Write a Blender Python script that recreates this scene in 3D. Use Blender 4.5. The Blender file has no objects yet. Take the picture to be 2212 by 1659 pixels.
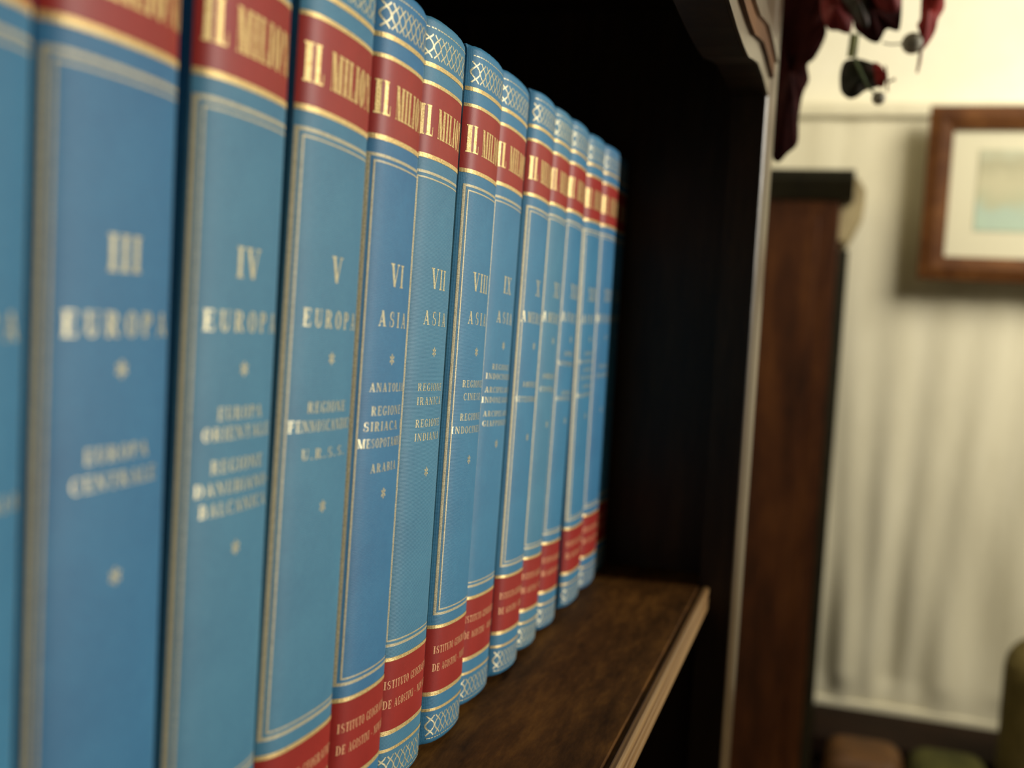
import bpy, math, random
from mathutils import Matrix, Vector

random.seed(7)
R = math.radians
scn = bpy.context.scene
col = scn.collection

# ------------------------------------------------------------------ camera, light, exposure
cam_d = bpy.data.cameras.new('camera')
cam = bpy.data.objects.new('camera', cam_d)
col.objects.link(cam)
cam.matrix_world = Matrix(((0.29707187, 0.06028446, -0.9529502, 0),
                           (-0.95345083, 0.07283437, -0.29262037, 0),
                           (0.05176706, 0.99552044, 0.07911531, 0),
                           (0, 0, 0, 1)))
cam_d.sensor_width = 36
cam_d.lens = 2300 / 2212 * 36
cam_d.clip_start = .01
cam_d.dof.use_dof = True
cam_d.dof.focus_distance = .455
cam_d.dof.aperture_fstop = 6.2
scn.camera = cam

scn.view_settings.view_transform = 'Standard'
scn.view_settings.look = 'None'
scn.view_settings.gamma = 1
scn.view_settings.exposure = 0
scn.view_settings.use_curve_mapping = False

wd = bpy.data.worlds.new('world'); scn.world = wd; wd.use_nodes = True
wd.node_tree.nodes['Background'].inputs[0].default_value = (.9, .86, .70, 1)
wd.node_tree.nodes['Background'].inputs[1].default_value = .08

def area(name, loc, target, sx, sy, power, colour, spread=180):
    d = bpy.data.lights.new(name, 'AREA'); d.shape = 'RECTANGLE'; d.size = sx; d.size_y = sy
    d.energy = power; d.color = colour; d.spread = R(spread)
    o = bpy.data.objects.new(name, d); col.objects.link(o); o.location = loc
    o.rotation_euler = (Vector(target) - Vector(loc)).to_track_quat('-Z', 'Y').to_euler()
    return o
area('window_light', (1.10, -2.3, .62), (.52, .16, .15), .5, .6, 7.4, (1, .95, .84), 56)
area('ceiling_lamp_light', (1.55, -1.0, .92), (2.6, -.45, -.10), .8, .8, 24.5, (1, .94, .80), 150)

# ------------------------------------------------------------------ mesh helper
class MB:
    def __init__(s): s.v = []; s.f = []
    def face(s, pts):
        n = len(s.v); s.v += [tuple(p) for p in pts]; s.f.append(tuple(range(n, n + len(pts))))
    def grid(s, rows, close=False):
        n = len(s.v); w = len(rows[0])
        for r in rows: s.v += [tuple(p) for p in r]
        for i in range(len(rows) - 1):
            for j in range(w if close else w - 1):
                k = (j + 1) % w
                s.f.append((n + i * w + j, n + i * w + k, n + (i + 1) * w + k, n + (i + 1) * w + j))
    def box(s, x0, x1, y0, y1, z0, z1):
        n = len(s.v)
        s.v += [(x, y, z) for z in (z0, z1) for y in (y0, y1) for x in (x0, x1)]
        for f in ((0, 2, 3, 1), (4, 5, 7, 6), (0, 1, 5, 4), (2, 6, 7, 3), (0, 4, 6, 2), (1, 3, 7, 5)):
            s.f.append(tuple(n + i for i in f))
    def tube(s, pts, rad, seg=8):
        rows = []
        P = [Vector(p) for p in pts]
        for i, p in enumerate(P):
            t = (P[min(i + 1, len(P) - 1)] - P[max(i - 1, 0)]).normalized()
            a = t.cross(Vector((0, 0, 1)) if abs(t.z) < .9 else Vector((1, 0, 0))).normalized(); b = t.cross(a)
            r = rad[i] if isinstance(rad, (list, tuple)) else rad
            rows.append([p + (a * math.cos(k * 2 * math.pi / seg) + b * math.sin(k * 2 * math.pi / seg)) * r for k in range(seg)])
        s.grid(rows, True); s.face(rows[0][::-1]); s.face(rows[-1])
    def ball(s, c, rx, ry, rz, n=12):
        rows = []
        for i in range(n + 1):
            t = math.pi * i / n
            rows.append([(c[0] + rx * math.sin(t) * math.cos(2 * math.pi * k / n), c[1] + ry * math.sin(t) * math.sin(2 * math.pi * k / n), c[2] + rz * math.cos(t)) for k in range(n)])
        s.grid(rows, True)
    def prism_x(s, prof, x0, x1):          # profile of (y, z), run along x
        s.grid([[(x0, y, z) for y, z in prof], [(x1, y, z) for y, z in prof]], True)
        s.face([(x0, y, z) for y, z in prof]); s.face([(x1, y, z) for y, z in prof][::-1])
    def prism_y(s, prof, y0, y1):          # profile of (x, z), run along y
        s.grid([[(x, y0, z) for x, z in prof], [(x, y1, z) for x, z in prof]], True)
        s.face([(x, y0, z) for x, z in prof]); s.face([(x, y1, z) for x, z in prof][::-1])
    def build(s, name, m, parent=None, smooth=False, bevel=0, seg=2):
        me = bpy.data.meshes.new(name); me.from_pydata(s.v, [], s.f); me.update()
        me.materials.append(m)
        if smooth:
            me.shade_smooth() if hasattr(me, 'shade_smooth') else None
        o = bpy.data.objects.new(name, me); col.objects.link(o)
        if parent: o.parent = parent
        if bevel:
            b = o.modifiers.new('bevel', 'BEVEL'); b.width = bevel; b.segments = seg; b.limit_method = 'ANGLE'
        return o

def empty(name, loc, rot=(0, 0, 0)):
    o = bpy.data.objects.new(name, None); col.objects.link(o); o.location = loc; o.rotation_euler = rot
    o.empty_display_size = .02
    return o
def tag(o, label=None, cat=None, group=None, kind=None):
    if label: o['label'] = label
    if cat: o['category'] = cat
    if group: o['group'] = group
    if kind: o['kind'] = kind
    return o

# ------------------------------------------------------------------ materials
def base(name, colour=(.5, .5, .5), rough=.6, metal=0, spec=.5):
    m = bpy.data.materials.new(name); m.use_nodes = True
    b = m.node_tree.nodes['Principled BSDF']
    b.inputs['Base Color'].default_value = (*colour, 1); b.inputs['Roughness'].default_value = rough
    b.inputs['Metallic'].default_value = metal; b.inputs['Specular IOR Level'].default_value = spec
    return m, m.node_tree, b
def node(nt, t, **kw):
    n = nt.nodes.new(t)
    for k, v in kw.items(): setattr(n, k, v)
    return n
def coords(nt, scale=(1, 1, 1)):
    tc = node(nt, 'ShaderNodeTexCoord'); mp = node(nt, 'ShaderNodeMapping'); mp.inputs['Scale'].default_value = scale
    nt.links.new(tc.outputs['Object'], mp.inputs[0]); return mp.outputs[0]
def noise(nt, vec, scale, detail=4, rough=.6):
    n = node(nt, 'ShaderNodeTexNoise'); n.inputs['Scale'].default_value = scale
    n.inputs['Detail'].default_value = detail; n.inputs['Roughness'].default_value = rough
    nt.links.new(vec, n.inputs['Vector']); return n.outputs['Fac']
def ramp(nt, fac, stops):
    r = node(nt, 'ShaderNodeValToRGB'); e = r.color_ramp.elements
    while len(e) < len(stops): e.new(.5)
    for i, (p, c) in enumerate(stops): e[i].position = p; e[i].color = (*c, 1)
    nt.links.new(fac, r.inputs[0]); return r.outputs[0]
def bump(nt, b, fac, strength, dist):
    n = node(nt, 'ShaderNodeBump'); n.inputs['Strength'].default_value = strength; n.inputs['Distance'].default_value = dist
    nt.links.new(fac, n.inputs['Height']); nt.links.new(n.outputs[0], b.inputs['Normal'])
def math_(nt, op, a, b_):
    n = node(nt, 'ShaderNodeMath', operation=op)
    for i, x in enumerate((a, b_)):
        if isinstance(x, (int, float)): n.inputs[i].default_value = x
        else: nt.links.new(x, n.inputs[i])
    return n.outputs[0]

def weave(nt, pitch=.00042):
    """threads running across (z bands) and, weaker, along (x bands)"""
    v = coords(nt)
    outs = []
    for d, p in (('Z', pitch), ('X', pitch)):
        w = node(nt, 'ShaderNodeTexWave'); w.wave_type = 'BANDS'; w.bands_direction = d
        w.inputs['Scale'].default_value = .314 / p; w.inputs['Distortion'].default_value = 1.6
        w.inputs['Detail'].default_value = 2; w.inputs['Detail Scale'].default_value = .35
        nt.links.new(v, w.inputs['Vector']); outs.append(w.outputs['Fac'])
    return math_(nt, 'ADD', outs[0], math_(nt, 'MULTIPLY', outs[1], .45)), v

def cloth(name, c0, c1, rough=.62, spec=.45, bs=.35, sheen=.0, pitch=.00042):
    m, nt, b = base(name, c0, rough, 0, spec)
    wv, v = weave(nt, pitch)
    n = noise(nt, v, 26, 5); n2 = noise(nt, v, 700, 2)
    f = math_(nt, 'ADD', math_(nt, 'MULTIPLY', n, .6), math_(nt, 'ADD', math_(nt, 'MULTIPLY', n2, .25), math_(nt, 'MULTIPLY', wv, .10)))
    nt.links.new(ramp(nt, f, [(.32, c0), (.68, c1)]), b.inputs['Base Color'])
    bump(nt, b, wv, bs, .00012)
    b.inputs['Sheen Weight'].default_value = sheen
    return m
M = {}
M['cloth'] = cloth('blue_book_cloth', (.024, .145, .280), (.046, .224, .380), rough=.52, spec=.6, bs=.5, pitch=.00055)
M['cloth_faded'] = cloth('faded_blue_book_cloth', (.036, .157, .270), (.066, .238, .360), rough=.52, spec=.6, bs=.5, pitch=.00055)
M['cloth_deep'] = cloth('deep_blue_book_cloth', (.020, .126, .272), (.040, .202, .372), rough=.52, spec=.6, bs=.5, pitch=.00055)
M['red'] = cloth('red_title_panel', (.25, .014, .010), (.36, .024, .016), rough=.48, spec=.42, bs=.2)
def gold(name, c0, c1, rough, metal):
    m, nt, b = base(name, c0, rough, metal)
    wv, v = weave(nt)
    n = noise(nt, v, 1500, 2)
    nt.links.new(ramp(nt, math_(nt, 'ADD', math_(nt, 'MULTIPLY', n, .75), math_(nt, 'MULTIPLY', wv, .2)), [(.36, c0), (.58, c1)]), b.inputs['Base Color'])
    bump(nt, b, wv, .35, .00015)
    return m
M['gold'] = gold('gold_foil', (.50, .29, .07), (1.0, .78, .36), .38, .55)
M['pale'] = gold('pale_gold_foil', (.36, .31, .19), (.86, .79, .52), .42, .6)
M['line'] = gold('frame_line_foil', (.30, .26, .15), (.62, .55, .36), .5, .35)
M['publish'] = gold('publisher_gold_foil', (.55, .22, .10), (.90, .50, .26), .5, .3)
m, nt, b = base('page_edges', (.62, .54, .36), .8)
v = coords(nt, (2500, 2, 2)); nt.links.new(ramp(nt, noise(nt, v, 1, 2), [(.3, (.42, .34, .2)), (.7, (.7, .62, .44))]), b.inputs['Base Color']); M['paper'] = m
def wood(name, c0, c1, c2, scale=(2, 30, 30), rough=.45, spec=.5, fine=0, bs=.15):
    m, nt, b = base(name, c0, rough, 0, spec)
    v = coords(nt, scale)
    n = noise(nt, v, 1.4, 6, .65); n2 = noise(nt, v, 9, 3)
    f = math_(nt, 'ADD', math_(nt, 'MULTIPLY', n, .72), math_(nt, 'MULTIPLY', n2, .28))
    nt.links.new(ramp(nt, f, [(.34, c0), (.5, c1), (.66, c2)]), b.inputs['Base Color'])
    bump(nt, b, n2, bs, .0006)
    return m
M['shelf'] = wood('shelf_wood', (.022, .008, .001), (.074, .030, .006), (.150, .064, .012), (9, 34, 34), .65, .08, bs=.4)
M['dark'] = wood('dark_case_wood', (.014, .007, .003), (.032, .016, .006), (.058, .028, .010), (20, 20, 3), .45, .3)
M['edge'] = wood('lit_ply_edge_wood', (.08, .034, .010), (.21, .11, .035), (.38, .23, .09), (1.5, 260, 260), .5, .5)  # striped plywood edge, its tan lifted by frontal light put into the colour
M['frame_wood'] = wood('lit_polished_frame_wood', (.035, .020, .008), (.07, .042, .018), (.125, .08, .038), (50, 50, 4), .30, .9)  # paler copy of the varnished case wood, light on the front faces painted in
M['cab'] = wood('cabinet_wood', (.014, .004, .001), (.046, .013, .003), (.085, .028, .006), (10, 14, 2.5), .5, .2)
M['tan'] = wood('lit_tan_moulding', (.26, .20, .10), (.36, .29, .16), (.44, .36, .2), (9, 9, 9), .8, .1)  # side light on the cornice return painted in as a paler tan
M['cabdark'] = wood('cabinet_cornice_wood', (.006, .005, .002), (.013, .011, .004), (.02, .015, .006), (10, 10, 10), .5, .3)
M['picwood'] = wood('picture_frame_wood', (.050, .015, .003), (.095, .034, .008), (.155, .062, .016), (9, 9, 9), .6, .15)
M['wall'] = wood('cream_wall_paint', (.76, .72, .57), (.79, .75, .60), (.82, .78, .64), (3, 3, 3), .9, .2, bs=.05)
M['floor'] = wood('terracotta_floor', (.10, .04, .012), (.18, .08, .025), (.26, .12, .04), (5, 5, 5), .6, .3)
M['drape'] = wood('cream_drape_cloth', (.64, .59, .43), (.70, .65, .48), (.74, .69, .52), (14, 14, 2), .95, .1, bs=.1)
M['bench'] = wood('dark_bench_wood', (.008, .004, .002), (.013, .006, .003), (.02, .009, .004), (9, 4, 9), .7, .1)
M['mat'] = base('picture_mat_board', (.60, .56, .40), .9)[0]
M['armcloth'] = wood('brown_olive_upholstery', (.07, .055, .018), (.11, .085, .028), (.16, .125, .045), (9, 9, 9), .95, .1)
M['olive'] = wood('olive_upholstery', (.030, .030, .010), (.055, .052, .015), (.085, .078, .022), (9, 9, 9), .95, .1)
M['leather'] = wood('orange_leather', (.045, .018, .004), (.085, .034, .007), (.13, .055, .010), (9, 9, 9), .6, .3)
M['leafred'] = wood('dark_red_leaf', (.10, .008, .008), (.17, .013, .013), (.24, .02, .018), (60, 60, 60), .6, .3)
M['leafbright'] = wood('bright_red_leaf', (.26, .014, .012), (.34, .022, .018), (.42, .03, .022), (60, 60, 60), .6, .3)
M['leafdark'] = wood('dark_olive_leaf', (.010, .014, .005), (.020, .018, .008), (.05, .012, .010), (60, 60, 60), .6, .3)
M['leafmaroon'] = wood('maroon_leaf', (.018, .003, .003), (.035, .005, .004), (.05, .008, .006), (40, 40, 40), .8, .1)
M['berry'] = wood('grey_berry', (.22, .20, .15), (.32, .29, .22), (.42, .38, .28), (90, 90, 90), .5, .4)
M['stem'] = base('green_stem', (.13, .18, .07), .5)[0]
M['plastic'] = base('pale_green_collar', (.55, .60, .25), .4)[0]

# ------------------------------------------------------------------ serif capitals, drawn as polygons on a cell of height 1
def arc(cx, cy, rx, ry, tx, ty, a0, a1, n=18):
    """stroke between an outer ellipse and an inner one; thick at the sides, thin at top and bottom"""
    out = []
    for i in range(n):
        q = []
        for a in (a0 + (a1 - a0) * i / n, a0 + (a1 - a0) * (i + 1) / n):
            c, s = math.cos(R(a)), math.sin(R(a))
            q.append(((cx + rx * c, cy + ry * s), (cx + (rx - tx) * c, cy + (ry - ty) * s)))
        out.append([q[0][0], q[1][0], q[1][1], q[0][1]])
    return out
def rect(x0, x1, y0, y1): return [[(x0, y0), (x1, y0), (x1, y1), (x0, y1)]]
def bar(x0, y0, x1, y1, w):            # slanting stroke, horizontal width w
    return [[(x0 - w / 2, y0), (x0 + w / 2, y0), (x1 + w / 2, y1), (x1 - w / 2, y1)]]
def glyph(ch, T=.20, t=.065):
    e = .07; S = t
    def stem(x, top=True, bot=True, w=T):
        p = rect(x, x + w, 0, 1)
        if bot: p += rect(x - e, x + w + e, 0, S)
        if top: p += rect(x - e, x + w + e, 1 - S, 1)
        return p
    if ch == 'I': return stem(e), T + 2 * e
    if ch == 'L': return stem(e) + rect(e, .66, 0, S) + [[(.60, 0), (.68, 0), (.68, .30), (.63, .30)]], .68
    if ch in 'EF':
        p = stem(e) + rect(e, .62, 1 - S, 1) + [[(.57, 1), (.64, 1), (.64, .72), (.60, .72)]] + rect(e, .48, .49, .49 + S) + rect(.44, .49, .38, .66)
        if ch == 'E': p += rect(e, .64, 0, S) + [[(.59, 0), (.67, 0), (.67, .29), (.62, .29)]]
        return p, .68
    if ch == 'H': return stem(e) + stem(.56) + rect(e, .7, .47, .47 + S), .56 + T + e
    if ch == 'M':
        return stem(e, w=t * 1.2) + stem(.74) + bar(e + T * .5, 1, .48, 0, T) + bar(.48, 0, .74 + t, 1, t) + rect(0, .22, 1 - S, 1), .74 + T + e
    if ch == 'N':
        return stem(e, w=t * 1.2) + stem(.70, bot=False, w=t * 1.2) + bar(e + T * .5, 1, .72, 0, T), .70 + t + 2 * e
    if ch == 'T': return stem(.27, top=False) + rect(.02, .72, 1 - S, 1) + rect(.02, .07, .74, 1) + rect(.67, .72, .74, 1), .74
    if ch == 'A':
        return bar(.10, 0, .40, 1, t * 1.1) + bar(.66, 0, .38, 1, T * 1.05) + rect(.2, .58, .28, .28 + S) + rect(0, .22, 0, S) + rect(.50, .83, 0, S), .83
    if ch == 'V':
        return bar(.16, 1, .42, 0, T * 1.05) + bar(.42, 0, .68, 1, t * 1.1) + rect(0, .33, 1 - S, 1) + rect(.57, .80, 1 - S, 1), .80
    if ch == 'X':
        return bar(.16, 1, .62, 0, T * 1.05) + bar(.13, 0, .64, 1, t * 1.1) + rect(0, .33, 1 - S, 1) + rect(.50, .78, 1 - S, 1) + rect(0, .26, 0, S) + rect(.46, .80, 0, S), .80
    if ch == 'U':
        return rect(e, e + T, .3, 1) + rect(0, T + 2 * e, 1 - S, 1) + rect(.60, .60 + t, .3, 1) + rect(.53, .60 + t + e, 1 - S, 1) + arc(.365, .32, .30, .33, T * .8, t * 1.2, 180, 360), .74
    if ch == 'O': return arc(.38, .5, .38, .52, T, t, 0, 360, 28), .76
    if ch in 'CG':
        p = arc(.40, .5, .40, .52, T, t, 42, 318, 24) + rect(.64, .70, .66, .96)
        if ch == 'G': p += rect(.54, .54 + T * .8, .05, .42) + rect(.46, .80, .42 - S, .42)
        return p, .78 if ch == 'G' else .74
    if ch == 'D': return stem(e) + rect(e, .36, 1 - S, 1) + rect(e, .36, 0, S) + arc(.34, .5, .42, .5, T, t, -90, 90), .78
    if ch in 'PRB':
        p = stem(e) + arc(.34, .74, .32, .26, T, t, -90, 90, 12) + rect(e, .36, 1 - S, 1) + rect(e, .36, .48, .48 + S)
        if ch == 'R': p += bar(.38, .5, .66, 0, T) + rect(.54, .80, 0, S)
        if ch == 'B': p += arc(.34, .26, .35, .26, T, t, -90, 90, 12) + rect(e, .36, 0, S)
        return p, {'P': .68, 'R': .80, 'B': .72}[ch]
    if ch == 'S':
        return (arc(.33, .73, .27, .27, T * .75, t, 60, 270, 14) + arc(.33, .27, .28, .27, T * .75, t, -120, 90, 14)
                + rect(.50, .55, .66, .98) + rect(.05, .10, .02, .36)), .64
    if ch == '.': return rect(.05, .05 + T * .9, 0, T * .9), .30
    if ch == '-': return rect(.06, .40, .36, .36 + t * 1.6), .46
    if ch == '*':
        p = []
        for k in range(6):
            a = R(90 + 60 * k); c, s = math.cos(a), math.sin(a); ox, oy = .5, .5
            p.append([(ox, oy), (ox + .36 * c - .12 * s, oy + .36 * s + .12 * c), (ox + .52 * c, oy + .52 * s), (ox + .36 * c + .12 * s, oy + .36 * s - .12 * c)])
        return p, 1.0
    return [], .42
def text(mb, surf, word, s0, h0, size, width=None, adv_gap=.12, T=.2, t=.065, wide=1.0):
    """lay the word on a spine centred on s0 with its foot at h0; width squeezes or stretches it"""
    gl = [glyph(c, T, t) for c in word]
    total = sum(g[1] for g in gl) + adv_gap * (len(gl) - 1)
    k = size * wide if width is None else width / total
    x = s0 - total * k / 2
    for polys, w in gl:
        for p in polys:
            pts = [surf(x + px * k, h0 + py * size) for px, py in p]
            mb.face(pts)
        x += (w + adv_gap) * k

# ------------------------------------------------------------------ the volumes
HB = .3136
ZS = -.2045                       # top of the shelf
SP = .1654                        # plane of the spine joints
def make_book(numeral, country, lines, x_left, width, lean, bulge, dep, marks, label):
    l = R(lean); w = width
    u = Vector((math.sin(l), 0, math.cos(l))); r = Vector((math.cos(l), 0, -math.sin(l)))
    zb = ZS + .0004 + w * math.sin(l)
    O = Vector((x_left, SP + dep + bulge - .0045, -.04)) - u * ((-.04 - zb) / math.cos(l)) + r * (w / 2)
    root = empty('encyclopedia_volume', O, (0, l, 0))
    tag(root, label, 'book', 'blue cloth encyclopedia volumes on the shelf')
    hw = w / 2 - .0003
    rnd = random.Random(len(numeral) * 31 + int(x_left * 1e4))
    cir = bulge * .40; sh = bulge * .60
    def b(s):
        a = min(abs(s) / hw, 1.0)
        return cir * (1 - a * a) + sh * (1 - a ** 8)
    def db(s):
        a = max(-1, min(1, s / hw)); return cir * 2 * a / hw + sh * 8 * a ** 7 / hw
    def surf(off):
        return lambda s, h: (s, -b(s) - off * math.sqrt(1 + db(s) ** 2), h)
    # cover: boards, joints and rounded spine as one sheet of board and cloth
    N = 30
    ss = [-hw * math.cos(math.pi * i / N) for i in range(N + 1)]
    side = [(.226, 0), (.10, 0), (.0135, 0), (.0105, .0009), (.0080, .0013), (.0050, .0010), (.0022, .0003)]
    def ring(h, ins, jit=0):
        p = [(-hw + dx, y) for y, dx in side]
        q = []
        for s in ss:
            q.append((s * (1 - ins * .25 / .0235), -max(b(s) - ins, -.0005)))
        out = p + q + [(hw - dx, y) for y, dx in side[::-1]]
        inner = []
        for i, (x, y) in enumerate(out):
            inner.append((x - math.copysign(.0026, x) if y > .0001 else x * .90, y if y > .0001 else y + .0026))
        f = lambda L_: [(x, y, h + (rnd.uniform(-jit, jit) if y < 0 else 0)) for x, y in L_]
        return f(out), f(inner)
    hs = [(0, .0024, .0002), (.0006, .0010, .0001), (.0022, .0002, 0), (.005, 0, 0), (.06, 0, 0), (.12, 0, 0), (.18, 0, 0), (.25, 0, 0), (HB - .005, 0, 0), (HB - .0022, .0002, 0), (HB - .0006, .0010, .0001), (HB, .0024, .0004)]
    mb = MB(); outs = [ring(*q) for q in hs]
    mb.grid([o for o, i in outs]); mb.grid([i[::-1] for o, i in outs])
    for k in (0, -1): mb.grid([outs[k][0], outs[k][1]])
    for e in (0, -1): mb.grid([[o[e] for o, i in outs], [i[e] for o, i in outs]])
    cover = mb.build('cover', M[{'III': 'cloth_deep', 'VI': 'cloth_deep', 'XIV': 'cloth_deep', 'IV': 'cloth_faded', 'V': 'cloth_faded', 'VII': 'cloth_faded', 'XI': 'cloth_faded'}.get(numeral, 'cloth')], root, smooth=True)
    pb = MB(); pb.box(-hw + .0032, hw - .0032, .0035, .217, .004, HB - .004)
    pb.build('page_block', M['paper'], root)
    S1, S2 = surf(.00006), surf(.00014)
    def strip(mb, s0, s1, h0, h1, S, n=26):
        pts = []
        for i in range(n + 1):
            q = i / n; q = .5 - .5 * math.cos(math.pi * q)
            pts.append(s0 + (s1 - s0) * q)
        mb.grid([[S(s, h0) for s in pts], [S(s, h1) for s in pts]])
    def vstrip(mb, s0, s1, h0, h1, S):
        mb.grid([[S(s0, h0), S((s0 + s1) / 2, h0), S(s1, h0)], [S(s0, h1), S((s0 + s1) / 2, h1), S(s1, h1)]])
    band = MB(); strip(band, -hw, hw, .2586, .2866, S1); band = band.build('title_band', M['red'], root, smooth=True)
    tb = MB(); text(tb, S2, 'IL MILIONE', .0005, .2660, .0122, w * .95, T=.30, t=.05, adv_gap=.10)
    tb.build('title_lettering', M['gold'], band)
    band = MB(); strip(band, -hw, hw, .0243, .0537, S1); band = band.build('publisher_band', M['red'], root, smooth=True)
    tb = MB(); text(tb, S2, 'ISTITUTO GEOGRAFICO', 0, .0415, .0034, w * .88, adv_gap=.16)
    text(tb, S2, 'DE AGOSTINI - NOVARA', 0, .0335, .0034, w * .88, adv_gap=.16)
    tb.build('publisher_lettering', M['publish'], band)
    for h0, h1 in ((.2931, .2949), (.2860, .2875), (.2570, .2588), (.0529, .0545), (.0225, .0243), (.0155, .0168)):
        g = MB(); strip(g, -hw, hw, h0, h1, S2); g.build('gold_rule', M['gold'], cover)
    inset = {'VIII': .0020, 'X': .0020, 'XIII': .0015, 'III': .0013}.get(numeral, .0009)
    a, c = hw - inset, hw - inset - .0018
    for s, wd_, h0, h1 in ((a, .0011, .0590, .2520), (c, .0006, .0612, .2496)):
        g = MB()
        e = min(s + .0012, hw - wd_ / 2)
        vstrip(g, -s - wd_ / 2, -s + wd_ / 2, h0, h1, S1); vstrip(g, e - wd_ / 2, e + wd_ / 2, h0, h1, S1)
        strip(g, -s - wd_ / 2, e + wd_ / 2, h0, h0 + wd_, S1); strip(g, -s - wd_ / 2, e + wd_ / 2, h1 - wd_, h1, S1)
        g.build('gold_frame_line', M['line'], cover)
    # numeral, part of the world, regions and the stars
    g = MB()
    text(g, S1, numeral, 0, .2054, .0086, adv_gap=.14, T=.17, wide=1.12)
    text(g, S1, country, 0, .1903, .0058, min(.0062 * len(country), w * .86), adv_gap=.40, T=.19)
    text(g, S1, '*', 0, marks[0] - .0022, .0044)
    text(g, S1, '*', 0, marks[1] - .0022, .0044)
    for word, h, size in lines:
        n = len(word)
        text(g, S1, word, 0, h, size, min(.0038 * n, w * .85), adv_gap=.24, T=.18)
    g.build('volume_lettering', M['pale'], cover)
    # interlaced ornament at head and tail
    for nm, h0, h1, hl in (('head_ornament', .2968, .3062, .3085), ('tail_ornament', .0045, .0135, .0030)):
        g = MB(); n = 9; p = (2 * hw - .0024) / n; H = h1 - h0
        for i in range(n):
            x0 = -hw + .0012 + p * (i + .5)
            for sg in (-1, 1):
                pts = []
                for k in range(15):
                    q = k / 14; ang = (q - .5) * 2 * math.pi / 1.22
                    pts.append((x0 + sg * p * .46 * math.cos(ang), h0 + H * q))
                for (xa, ha), (xb, hb) in zip(pts, pts[1:]):
                    dx, dh = xb - xa, hb - ha; L_ = math.hypot(dx, dh); nx, nh = -dh / L_ * .00033, dx / L_ * .00033
                    g.face([S1(xa - nx, ha - nh), S1(xa + nx, ha + nh), S1(xb + nx, hb + nh), S1(xb - nx, hb - nh)])
        s = -hw + .002
        while s < hw - .003:
            q = rnd.uniform(.0008, .0022); strip(g, s, s + q, hl, hl + .0005, S1, 3); s += q + rnd.uniform(.0003, .0009)
        g.build(nm, M['pale'], cover)
    return root

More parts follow.
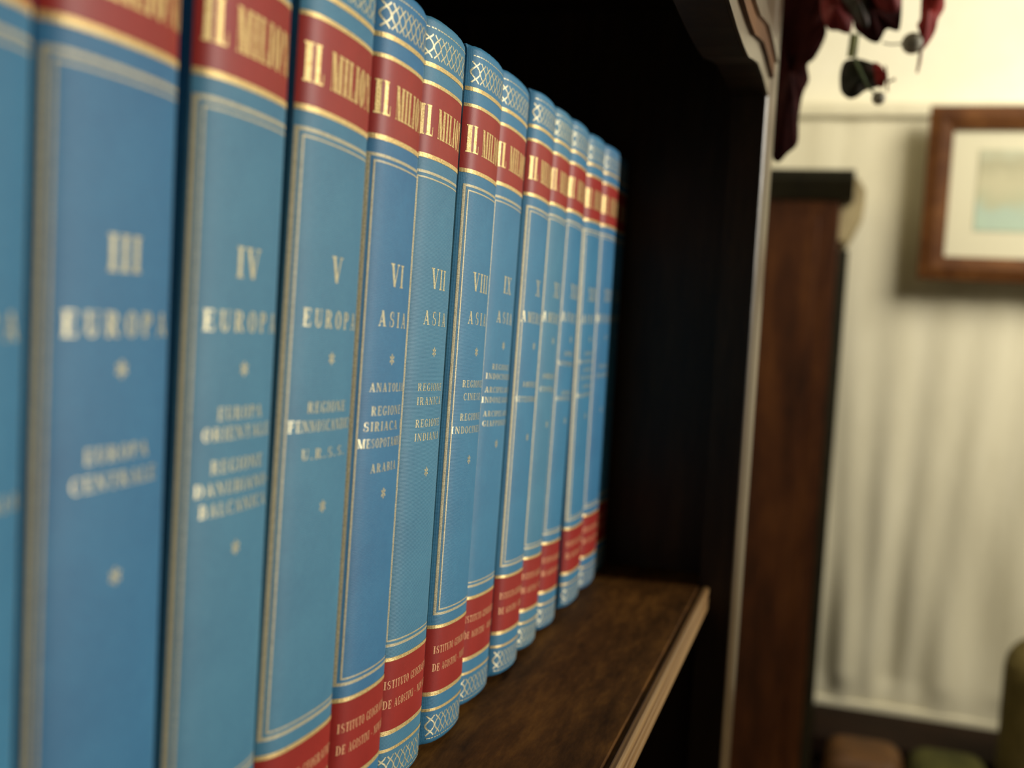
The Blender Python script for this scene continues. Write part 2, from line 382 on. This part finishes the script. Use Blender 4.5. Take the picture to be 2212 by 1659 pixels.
def two(w1, w2, h1, h2, s=.0032): return [(w1, h1, s), (w2, h2, s)]
VOL = [
 ('II', 'EUROPA', two('EUROPA', 'MERIDIONALE', .1610, .1550), .1362, .0485, .8, 5.5, 0, (.183, .133), 'blue cloth volume cut off by the left edge, nearest of the row'),
 ('III', 'EUROPA', two('EUROPA', 'CENTRALE', .1612, .1548, .0036), .1862, .0490, .8, 5.5, 0, (.1827, .1333), 'blurred blue cloth volume numbered III EUROPA, with a wide dark gap on its far side'),
 ('IV', 'EUROPA', two('EUROPA', 'ORIENTALE', .1658, .1602, .0036) + two('REGIONE', 'DANUBIANO-', .1511, .1450, .0036) + [('BALCANICA', .1392, .0036)], .2405, .0500, 1.8, 5.5, 0, (.1799, .1289), 'blue cloth volume numbered IV EUROPA, with five lines of small lettering'),
 ('V', 'EUROPA', two('REGIONE', 'FENNOSCANDICA', .1626, .1565, .0036) + [('U.R.S.S.', .1474, .0034)], .2925, .0505, 3.0, 5.5, 0, (.1804, .1312), 'blue cloth volume numbered V EUROPA, fully in view between IV and VI'),
 ('VI', 'ASIA', [('ANATOLIA', .1662, .0032), ('REGIONE', .1574, .0034), ('SIRIACA E', .1516, .0034), ('MESOPOTAMICA', .1454, .0034), ('ARABIA', .1361, .0033)], .3455, .0455, 3.2, 6.5, 0, (.1783, .1278), 'blue cloth volume numbered VI ASIA, its small lettering ending in ARABIA'),
 ('VII', 'ASIA', two('REGIONE', 'IRANICA', .1630, .1572) + two('REGIONE', 'INDIANA', .1480, .1423), .3910, .0490, 3.3, 7.0, .0018, (.1793, .1290), 'blue cloth volume numbered VII ASIA, with visible cross threads in its cloth'),
 ('VIII', 'ASIA', two('REGIONE', 'CINESE', .1615, .1556) + two('REGIONE', 'INDOCINESE', .1463, .1404), .4415, .0475, 3.7, 6.5, 0, (.1779, .1280), 'blue cloth volume numbered VIII ASIA, standing slightly forward with its whole gold frame showing'),
 ('IX', 'ASIA', two('REGIONE', 'INDOCINESE', .1668, .1620, .0028) + two('ARCIPELAGO', 'INDONESIANO', .1553, .1502, .0028) + two('ARCIPELAGO', 'GIAPPONESE', .1433, .1385, .0028), .4890, .0490, 4.2, 5.5, .0027, (.1792, .1293), 'blue cloth volume numbered IX ASIA, with three pairs of small lettering lines'),
 ('X', 'AMERICA', two('AMERICA', 'SETTENTRIONALE', .1555, .1474, .0030), .5380, .0450, 4.2, 6.0, 0, (.1780, .1280), 'blue cloth volume numbered X AMERICA, just past the thin brown gap'),
 ('XI', 'AMERICA', two('AMERICA', 'CENTRALE', .1577, .1500, .0029), .5830, .0420, 4.4, 6.0, .001, (.1799, .1308), 'blue cloth volume numbered XI AMERICA, standing right behind the volume marked X'),
 ('XII', 'AFRICA', two('AFRICA', 'SETTENTRIONALE', .1695, .1632, .0028) + two('AFRICA', 'ORIENTALE', .1452, .1416, .0026), .6250, .0430, 4.2, 5.5, .001, (.1799, .1290), 'blue cloth volume numbered XII AFRICA, leaning on the upright one beyond a dark gap'),
 ('XIII', 'AFRICA', [(wd_, h, .0025) for wd_, h in zip(('AFRICA', 'OCCIDENTALE', 'AFRICA', 'CENTRALE', 'AFRICA', 'MERIDIONALE'), (.1691, .1638, .1583, .1529, .1471, .1414))], .6775, .0475, .6, 5.5, .001, (.1799, .1280), 'blue cloth volume standing upright just past the dark gap, with six small lettering lines'),
 ('XIV', 'OCEANIA', two('OCEANIA', 'ANTARTIDE', .1580, .1515, .0028), .7255, .0470, 1.2, 5.5, .001, (.1799, .1280), 'last brightly lit blue cloth volume, at the far end beside the shadow'),
 ('XV', 'INDICE', [], .7755, .0440, 1.2, 5.5, .004, (.1799, .1280), 'darkest blue and red volume, in deep shadow at the far end of the row'),
]
def left_at(a, z): return a[3] + (z + .04) * math.tan(R(a[5]))
for i, a in enumerate(VOL):
    a = list(a); a[6] *= .001
    if i + 1 < len(VOL):               # no volume is thicker than the room up to its neighbour
        n_ = VOL[i + 1]
        room = min(left_at(n_, z) - left_at(a, z) for z in (-.2, -.1, .0, .112)) * math.cos(R(a[5]))
        a[4] = min(a[4] + .0008, room - .0004)
    make_book(*a)

# ------------------------------------------------------------------ the bookcase
bc = empty('bookcase', (.3, .26, -1.35))
tag(bc, 'dark wooden bookcase holding the row of blue volumes, its front edges coloured pale for the light on them', 'bookcase')
def part(mb, name, m, parent=bc, **k):
    if parent is not None:
        L_ = parent.location; mb.v = [(x - L_.x, y - L_.y, z - L_.z) for x, y, z in mb.v]
    return mb.build(name, m, parent, **k)
XL, XR = -.45, .822
mb = MB(); mb.prism_x([(.0885, ZS), (.0875, ZS - .0022), (.0852, ZS - .0022), (.0852, ZS - .020), (.4035, ZS - .020), (.4035, ZS)], XL, XR)
part(mb, 'shelf', M['shelf'])
mb = MB(); mb.prism_x([(.0850, ZS - .0175), (.0850, ZS - .0006), (.0842, ZS), (.0820, ZS), (.0805, ZS - .0010), (.0805, ZS - .0060), (.0811, ZS - .0066), (.0811, ZS - .0075), (.0805, ZS - .0080), (.0805, ZS - .0120), (.0812, ZS - .0127), (.0805, ZS - .0135), (.0805, ZS - .0165), (.0812, ZS - .0175)], XL, .786)
nos = part(mb, 'shelf_edging', M['edge']); nos['label'] = 'pale plywood edging strip along the shelf front, frontal light put into its colour'
for z, nm in ((.225, 'top_board'), (-.62, 'lower_shelf'), (-1.02, 'lower_shelf')):
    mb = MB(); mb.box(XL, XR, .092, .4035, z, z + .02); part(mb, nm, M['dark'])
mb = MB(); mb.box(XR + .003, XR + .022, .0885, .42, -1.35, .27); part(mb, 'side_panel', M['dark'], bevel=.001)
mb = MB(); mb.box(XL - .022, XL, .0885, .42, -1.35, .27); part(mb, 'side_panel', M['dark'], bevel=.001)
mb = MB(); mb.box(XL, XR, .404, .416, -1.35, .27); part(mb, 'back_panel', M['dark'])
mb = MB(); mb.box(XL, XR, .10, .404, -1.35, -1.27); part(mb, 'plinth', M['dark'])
def stile(x0, x1, sg):
    mb = MB()
    # cross-section (x, y): rounded front edges, long shallow face
    mb.box(x0 + .0002, x1 - .0002, .0652, .0880, -1.35, .27); part(mb, 'stile', M['dark'])  # body keeps the dark wood so the inner face stays in painted shade
    mb = MB()
    prof = [(x0, .0650), (x0, .0640), (x0 + .0012 , .0628), (x0 + .006, .0622), (x0 + .010, .0606), (x0 + .016, .0600), (x0 + .022, .0604), (x0 + .026, .0618), (x1 - .004, .0620), (x1 - .0010, .0632), (x1, .0650)]
    zs = (-1.35, .27)
    mb.grid([[(x, y, z) for x, y in prof] for z in zs], True)
    mb.face([(x, y, zs[0]) for x, y in prof]); mb.face([(x, y, zs[1]) for x, y in prof][::-1])
    return part(mb, 'stile_lit_face', M['frame_wood'])  # separate front skin carrying the lit tone of the stile
stile(.787, .862, 1); stile(-.51, -.44, -1)
# shaped top rail: lower edge scalloped, raised moulding above it
edge = [(-.44, .1560), (-.2, .1560), (.10, .1500), (.30, .1480), (.45, .1470), (.519, .1456), (.56, .1436), (.60, .1434), (.63, .1446), (.655, .1490), (.69, .1545), (.73, .1548), (.787, .1530)]
def rail(y0, y1, lift, top, name, m):
    mb = MB(); lo = [(x, z + lift) for x, z in edge]; n = len(lo)
    F = [(x, y0, z) for x, z in lo] ; Bk = [(x, y1, z) for x, z in lo]
    FT = [(x, y0, top) for x, z in lo]; BT = [(x, y1, top) for x, z in lo]
    mb.grid([F, FT]); mb.grid([FT, BT]); mb.grid([BT, Bk]); mb.grid([Bk, F])
    for k in (0, -1): mb.face([F[k], FT[k], BT[k], Bk[k]])
    return part(mb, name, m, bevel=.0012)
rail(.0645, .0885, 0, .27, 'top_rail', M['dark'])
rail(.0624, .0643, 0, .27, 'rail_lit_face', M['frame_wood'])  # thin front layer in the lit tone, rail body behind left dark
rail(.0596, .0624, .0125, .1900, 'rail_moulding', M['picwood'])
rail(.0572, .0596, .0230, .1830, 'rail_moulding', M['frame_wood'])

# ------------------------------------------------------------------ hanging artificial foliage by the bookcase corner
fl = empty('artificial_garland', (.95, .03, .27))
tag(fl, 'artificial spray of dark red leaves and grey berries hanging beside the bookcase corner', 'garland')
def leaf(name, m, pts, x, depth=.006, label=None, shift=0):
    # outline of a leaf in the (y, z) plane, given a cupped blade with a thickness and a midrib
    ys = [p[0] for p in pts]; zs = [p[1] for p in pts]; cy, cz = sum(ys) / len(ys) + shift, sum(zs) / len(zs)
    fine = []
    n = len(pts)
    for i in range(n):
        p0, p1, p2, p3 = (pts[(i + k - 1) % n] for k in range(4))
        for q in (0, .25, .5, .75):
            fine.append(tuple(.5 * (2 * p1[a] + (p2[a] - p0[a]) * q + (2 * p0[a] - 5 * p1[a] + 4 * p2[a] - p3[a]) * q * q + (3 * p1[a] - p0[a] - 3 * p2[a] + p3[a]) * q ** 3) for a in (0, 1)))
    mb = MB(); rows_f, rows_b = [], []
    rmax = max(ys) - min(ys)
    for sc in (1, .8, .55, .3, .04):
        cup = depth * (1 - sc * sc)
        rf = []; rb = []
        for k, (y, z) in enumerate(fine):
            yy, zz = cy + (y - cy) * sc, cz + (z - cz) * sc
            wv = .0012 * math.sin(z * 260 + y * 140) * sc
            rf.append((x - cup + wv + (z - cz) * .12, yy, zz)); rb.append((x - cup + wv + .0007 + (z - cz) * .12, yy, zz))
        rows_f.append(rf); rows_b.append(rb)
    mb.grid(rows_f, True); mb.grid([rr[::-1] for rr in rows_b], True); mb.grid([rows_b[0], rows_f[0]], True); mb.face(rows_f[-1][::-1]); mb.face(rows_b[-1])
    o = part(mb, name, m, fl, smooth=True)
    if label: o['label'] = label
    return o
A = [(.0735, .2916), (.0379, .2902), (.036, .2641), (.035, .251), (.0316, .2386), (.0395, .2178), (.0452, .2117), (.043, .1993), (.0469, .187), (.049, .1675), (.0483, .1452), (.0556, .1362), (.0638, .1281), (.0709, .1406), (.0723, .1854), (.0727, .2299)]
B = [(.0398, .2816), (.0386, .2641), (.0369, .2536), (.0308, .2395), (.0221, .2376), (.0118, .2364), (.0112, .2633), (.0125, .2806)]
C = [(.0235, .281), (.0223, .2636), (.0198, .2531), (.0116, .246), (.0074, .2346), (-.0093, .2247), (-.016, .2358), (-.0227, .2348), (-.0266, .2373), (-.0264, .2621), (-.0243, .2792)]
D = [(-.0412, .2828), (-.0412, .2616), (-.0416, .2454), (-.0395, .2404), (-.0418, .2326), (-.0445, .2189), (-.0532, .2324), (-.0555, .2442), (-.0596, .2543), (-.0577, .2678), (-.0525, .2823)]
E_ = [(.0152, .2139), (.0077, .2159), (0, .2145), (-.0156, .2074), (-.0189, .1969), (-.0143, .1918), (-.0036, .1884), (.0028, .1832), (.0095, .1819), (.0159, .1877), (.0179, .1973), (.0177, .2069)]
leaf('leaf', M['leafmaroon'], A, .955, .004, 'long dark maroon leaf hanging down the side of the bookcase', .007)
leaf('leaf', M['leafred'], B, .948, .005)
leaf('leaf', M['leafmaroon'], C, .940, .008)
leaf('leaf', M['leafred'], [(-.004, .285), (-.003, .262), (-.010, .250), (-.020, .246), (-.0255, .252), (-.025, .270), (-.022, .285)], .930, .006)
leaf('leaf', M['leafdark'], [(.022, .285), (.021, .262), (.014, .250), (.006, .238), (-.002, .234), (.000, .255), (.002, .285)], .928, .006, 'dark olive leaf')
leaf('leaf', M['leafbright'], D, .945, .004, 'bright red leaf with a thin tip')
leaf('leaf', M['leafdark'], E_, .950, .007, 'round dark leaf below the others')
leaf('leaf', M['leafbright'], [(-.008, .211), (-.0150, .2078), (-.0186, .1985), (-.0170, .190), (-.0120, .192), (-.0095, .201)], .9445, .001)
def stem(pts, r, m='stem', name='stem'):
    mb = MB(); mb.tube(pts, r, 8); return part(mb, name, M[m], fl, smooth=True)
stem([(.945, -.0441, .2215), (.944, -.0436, .210), (.944, -.0425, .2018)], [.0014, .0013, .0009], 'leafred')
stem([(.944, .0068, .2150), (.940, .0050, .2090), (.938, .0026, .2041), (.939, -.0010, .1970), (.941, -.0051, .1901), (.943, -.0100, .1860)], .0011)
for y0, y1 in ((.0115, .0129), (.0052, .0061)):
    stem([(.944, y0, .2360), (.944, (y0 + y1) / 2, .2250), (.945, y1, .2150)], .0006)
mb = MB(); mb.tube([(.946, .0088, .2340), (.946, .0094, .2250), (.946, .0100, .2160)], .0030, 10); part(mb, 'collar', M['plastic'], fl, smooth=True)
stem([(.944, -.0142, .2264), (.944, -.0200, .2250), (.944, -.0275, .2252), (.944, -.0320, .2256)], .0007, 'leafmaroon')
stem([(.943, -.0173, .2073), (.942, -.0188, .2000), (.942, -.0200, .1935), (.943, -.0205, .1865)], .0009, 'leafred')
stem([(.943, -.0200, .1935), (.942, -.0235, .1955), (.942, -.0258, .1965)], [.0008, .0009, .0015], 'leafred')
stem([(.944, -.010, .186), (.944, -.012, .184)], .0008)
for c, rr in (((.944, -.0372, .2255), .0088), ((.944, -.0142, .1815), .0056)):
    mb = MB(); mb.ball(c, rr, rr, rr * .98, 16); part(mb, 'berry', M['berry'], fl, smooth=True)
stem([(.944, .010, .262), (.948, .012, .275), (.948, .025, .29), (.925, .045, .285), (.900, .072, .274)], .0022, 'leafdark', 'main_stem')
stem([(.944, -.050, .262), (.947, -.040, .284), (.948, -.010, .290), (.948, .020, .288)], .0016, 'leafdark', 'main_stem')

# ------------------------------------------------------------------ the room beyond
FZ, CZ, XW = -1.35, 1.25, 2.6
def struct(name, mb, m): o = mb.build(name, m); o['kind'] = 'structure'; return o
mb = MB(); mb.box(XW, XW + .1, -3.0, .45, FZ, CZ); struct('wall_back', mb, M['wall'])
mb = MB(); mb.box(-1.2, XW, .425, .525, FZ, CZ); struct('wall_left', mb, M['wall'])
mb = MB(); mb.box(-1.2, XW + .1, -3.0, .525, FZ - .05, FZ); struct('floor', mb, M['floor'])
mb = MB(); mb.box(-1.2, XW + .1, -3.0, .525, CZ, CZ + .05); struct('ceiling', mb, M['wall'])

# pleated drape on a rail
dr = empty('drape', (XW - .05, -.2, .45))
tag(dr, 'pale cream pleated drape hanging from a rail on the far wall', 'curtain')
mb = MB(); rows = []
zt, zb_ = .452, -.905
for i in range(61):
    q = i / 60; z = zt + (zb_ - zt) * q; row = []
    for j in range(181):
        y = .40 - 1.25 * j / 180
        amp = .0012 + .0045 * min(1, max(0, q - .25) * 1.6)
        yy = y + .10 * max(0, q - .35) * math.sin(y * 9 + 1)
        a = amp * (math.sin(yy * 62) + .55 * math.sin(yy * 31 + 1.3) + .4 * math.sin(yy * 23 + z * 3.2))
        a += .030 * max(0, q - .5) * math.sin(z * 7 + y * 24 + 1.5 * math.sin(y * 11)) + .016 * max(0, q - .6) * math.sin(-z * 9 + y * 31)
        if q > .955: a *= .4
        row.append((XW - .052 + a, y, z))
    rows.append(row)
mb.grid(rows); dm = part(mb, 'cloth', M['drape'], dr, smooth=True)
so = dm.modifiers.new('thickness', 'SOLIDIFY'); so.thickness = .002
mb = MB(); mb.box(XW - .062, XW - .036, -.85, .40, -.925, -.885); part(mb, 'hem', M['drape'], dr, bevel=.006)
mb = MB(); mb.box(XW - .070, XW, -.86, .41, .446, .478); part(mb, 'rail', M['drape'], dr, bevel=.006)

# framed picture, hung just in front of the drape on two wires from the rail
px = XW - .13
pc = empty('framed_picture', (px, -.38, .1))
tag(pc, 'brown framed seascape print in a wide cream mat on the far wall', 'picture')
k_ = px / 2.6
y0, z0, z1, fw_ = -.153 * k_, .095 * k_, .483 * k_, .050
y1 = -.70
mb = MB()
out = [(y0, z0), (y1, z0), (y1, z1), (y0, z1)]
inn = [(y0 - fw_, z0 + fw_), (y1 + fw_, z0 + fw_), (y1 + fw_, z1 - fw_), (y0 - fw_, z1 - fw_)]
P = lambda pts, x: [(x, y, z) for y, z in pts]
mid = [((a[0] + b_[0]) / 2, (a[1] + b_[1]) / 2) for a, b_ in zip(out, inn)]
mb.grid([P(out, px + .018), P(out, px), P(mid, px - .007), P(inn, px), P(inn, px + .018)], True)
part(mb, 'frame', M['picwood'], pc)
mb = MB(); mb.box(px + .008, px + .014, inn[1][0], inn[0][0], inn[0][1], inn[2][1]); part(mb, 'mat_board', M['mat'], pc)
m, nt, b = base('seascape_print', rough=.8)
v = coords(nt); sep = node(nt, 'ShaderNodeSeparateXYZ'); nt.links.new(v, sep.inputs[0])
nz = noise(nt, coords(nt, (1, 14, 22)), 1.3, 4)
f = math_(nt, 'ADD', math_(nt, 'MULTIPLY', math_(nt, 'SUBTRACT', sep.outputs['Z'], .105), 5.4), math_(nt, 'MULTIPLY', math_(nt, 'SUBTRACT', nz, .5), .5))
nt.links.new(ramp(nt, f, [(0, (.38, .48, .37)), (.16, (.36, .45, .36)), (.30, (.40, .40, .26)), (.5, (.46, .43, .28)), (.72, (.36, .34, .22)), (.9, (.45, .46, .33)), (1, (.34, .42, .33))]), b.inputs['Base Color'])
mb = MB(); mb.box(px + .006, px + .009, y1 + .11, -.263 * k_, .208 * k_, .388 * k_); part(mb, 'print', m, pc)
mb = MB()
for yy in (-.30, -.60): mb.tube([(px + .012, yy, z1 - .01), (px + .05, yy, .47)], .0008, 6)
part(mb, 'hanging_wire', M['stem'], pc)

# tall cabinet
cx0 = 2.10
s_ = cx0 / 2.2
cb = empty('cabinet', (cx0 + .2, .2, FZ))
tag(cb, 'tall reddish brown wooden cabinet with a dark cornice behind the bookcase', 'cabinet')
yr = .022 * s_
mb = MB(); mb.box(cx0, cx0 + .40, yr, .42, FZ + .08, .245 * s_); part(mb, 'body', M['cab'], cb, bevel=.003)
mb = MB(); mb.prism_y([(cx0 - .006, .226 * s_), (cx0 - .030, .262 * s_), (cx0 - .034, .282 * s_), (cx0 + .42, .282 * s_), (cx0 + .42, .226 * s_)], -.001, .42)
part(mb, 'cornice', M['cabdark'], cb, bevel=.002)
mb = MB(); mb.prism_x([(.022 * s_, .235 * s_), (.022 * s_, .150 * s_), (.010 * s_, .150 * s_), (-.008, .185 * s_), (-.022, .220 * s_), (-.022, .250 * s_), (-.006, .275 * s_), (.0, .275 * s_)], cx0 + .03, cx0 + .38)
o = part(mb, 'side_moulding', M['tan'], cb, bevel=.002); o['label'] = 'side moulding under the cornice, coloured pale for light from the right'
mb = MB(); mb.box(cx0 + .01, cx0 + .39, .0005, yr, FZ + .08, .131 * s_); part(mb, 'side_pilaster', M['cabdark'], cb, bevel=.002)
mb = MB(); mb.box(cx0 - .01, cx0 + .40, -.004, .42, FZ, FZ + .09); part(mb, 'plinth', M['cabdark'], cb, bevel=.003)
mb = MB(); mb.box(cx0 - .008, cx0 + .001, yr + .035, .36, FZ + .14, .19 * s_); dd = part(mb, 'door', M['cab'], cb, bevel=.003)

# low dark bench under the drape
bn = empty('bench', (2.43, -.15, FZ))
tag(bn, 'low dark wooden bench along the wall below the cream drape', 'bench')
mb = MB(); mb.box(2.335, 2.535, -.40, .0, -.945, -.900); part(mb, 'top', M['bench'], bn, bevel=.004)
for xx in (2.345, 2.485):
    for yy in (-.385, -.045):
        mb = MB(); mb.box(xx, xx + .04, yy, yy + .04, FZ, -.945); part(mb, 'leg', M['bench'], bn, bevel=.003)
def stool(x, y, w, top, mat, label):
    st = empty('footstool', (x, y, FZ)); tag(st, label, 'stool')
    mb = MB(); mb.box(x - w, x + w, y - w, y + w, top - .11, top); part(mb, 'cushion', mat, st, bevel=.035, seg=5)
    mb = MB(); mb.box(x - w + .01, x + w - .01, y - w + .01, y + w - .01, top - .15, top - .11); part(mb, 'frame', M['bench'], st, bevel=.003)
    for a_ in (-1, 1):
        for b_ in (-1, 1):
            mb = MB(); mb.tube([(x + a_ * (w - .02), y + b_ * (w - .02), top - .15), (x + a_ * (w - .015), y + b_ * (w - .015), FZ)], [.014, .010], 10); part(mb, 'leg', M['bench'], st, smooth=True)
stool(2.17, -.100, .075, -.845, M['leather'], 'blurred orange brown leather footstool in front of the dark bench')
stool(2.15, -.255, .073, -.835, M['olive'], 'blurred olive footstool beside the orange brown one')
# olive armchair at the right edge
ac = empty('armchair', (2.0, -.62, FZ))
tag(ac, 'olive brown upholstered armchair just showing at the lower right edge', 'armchair')
mb = MB(); mb.box(1.72, 2.20, -1.05, -.52, FZ + .12, FZ + .46); part(mb, 'seat', M['armcloth'], ac, bevel=.05, seg=4)
mb = MB(); mb.box(2.14, 2.32, -1.05, -.350, FZ + .12, -.60); part(mb, 'backrest', M['armcloth'], ac, bevel=.07, seg=5)
for y in (-.54, -1.15):
    mb = MB(); mb.box(1.72, 2.24, y, y + .13, FZ + .12, FZ + .58); part(mb, 'armrest', M['armcloth'], ac, bevel=.05, seg=4)
for xx in (1.76, 2.2):
    for yy in (-1.03, -.50):
        mb = MB(); mb.box(xx, xx + .05, yy, yy + .05, FZ, FZ + .13); part(mb, 'leg', M['bench'], ac)
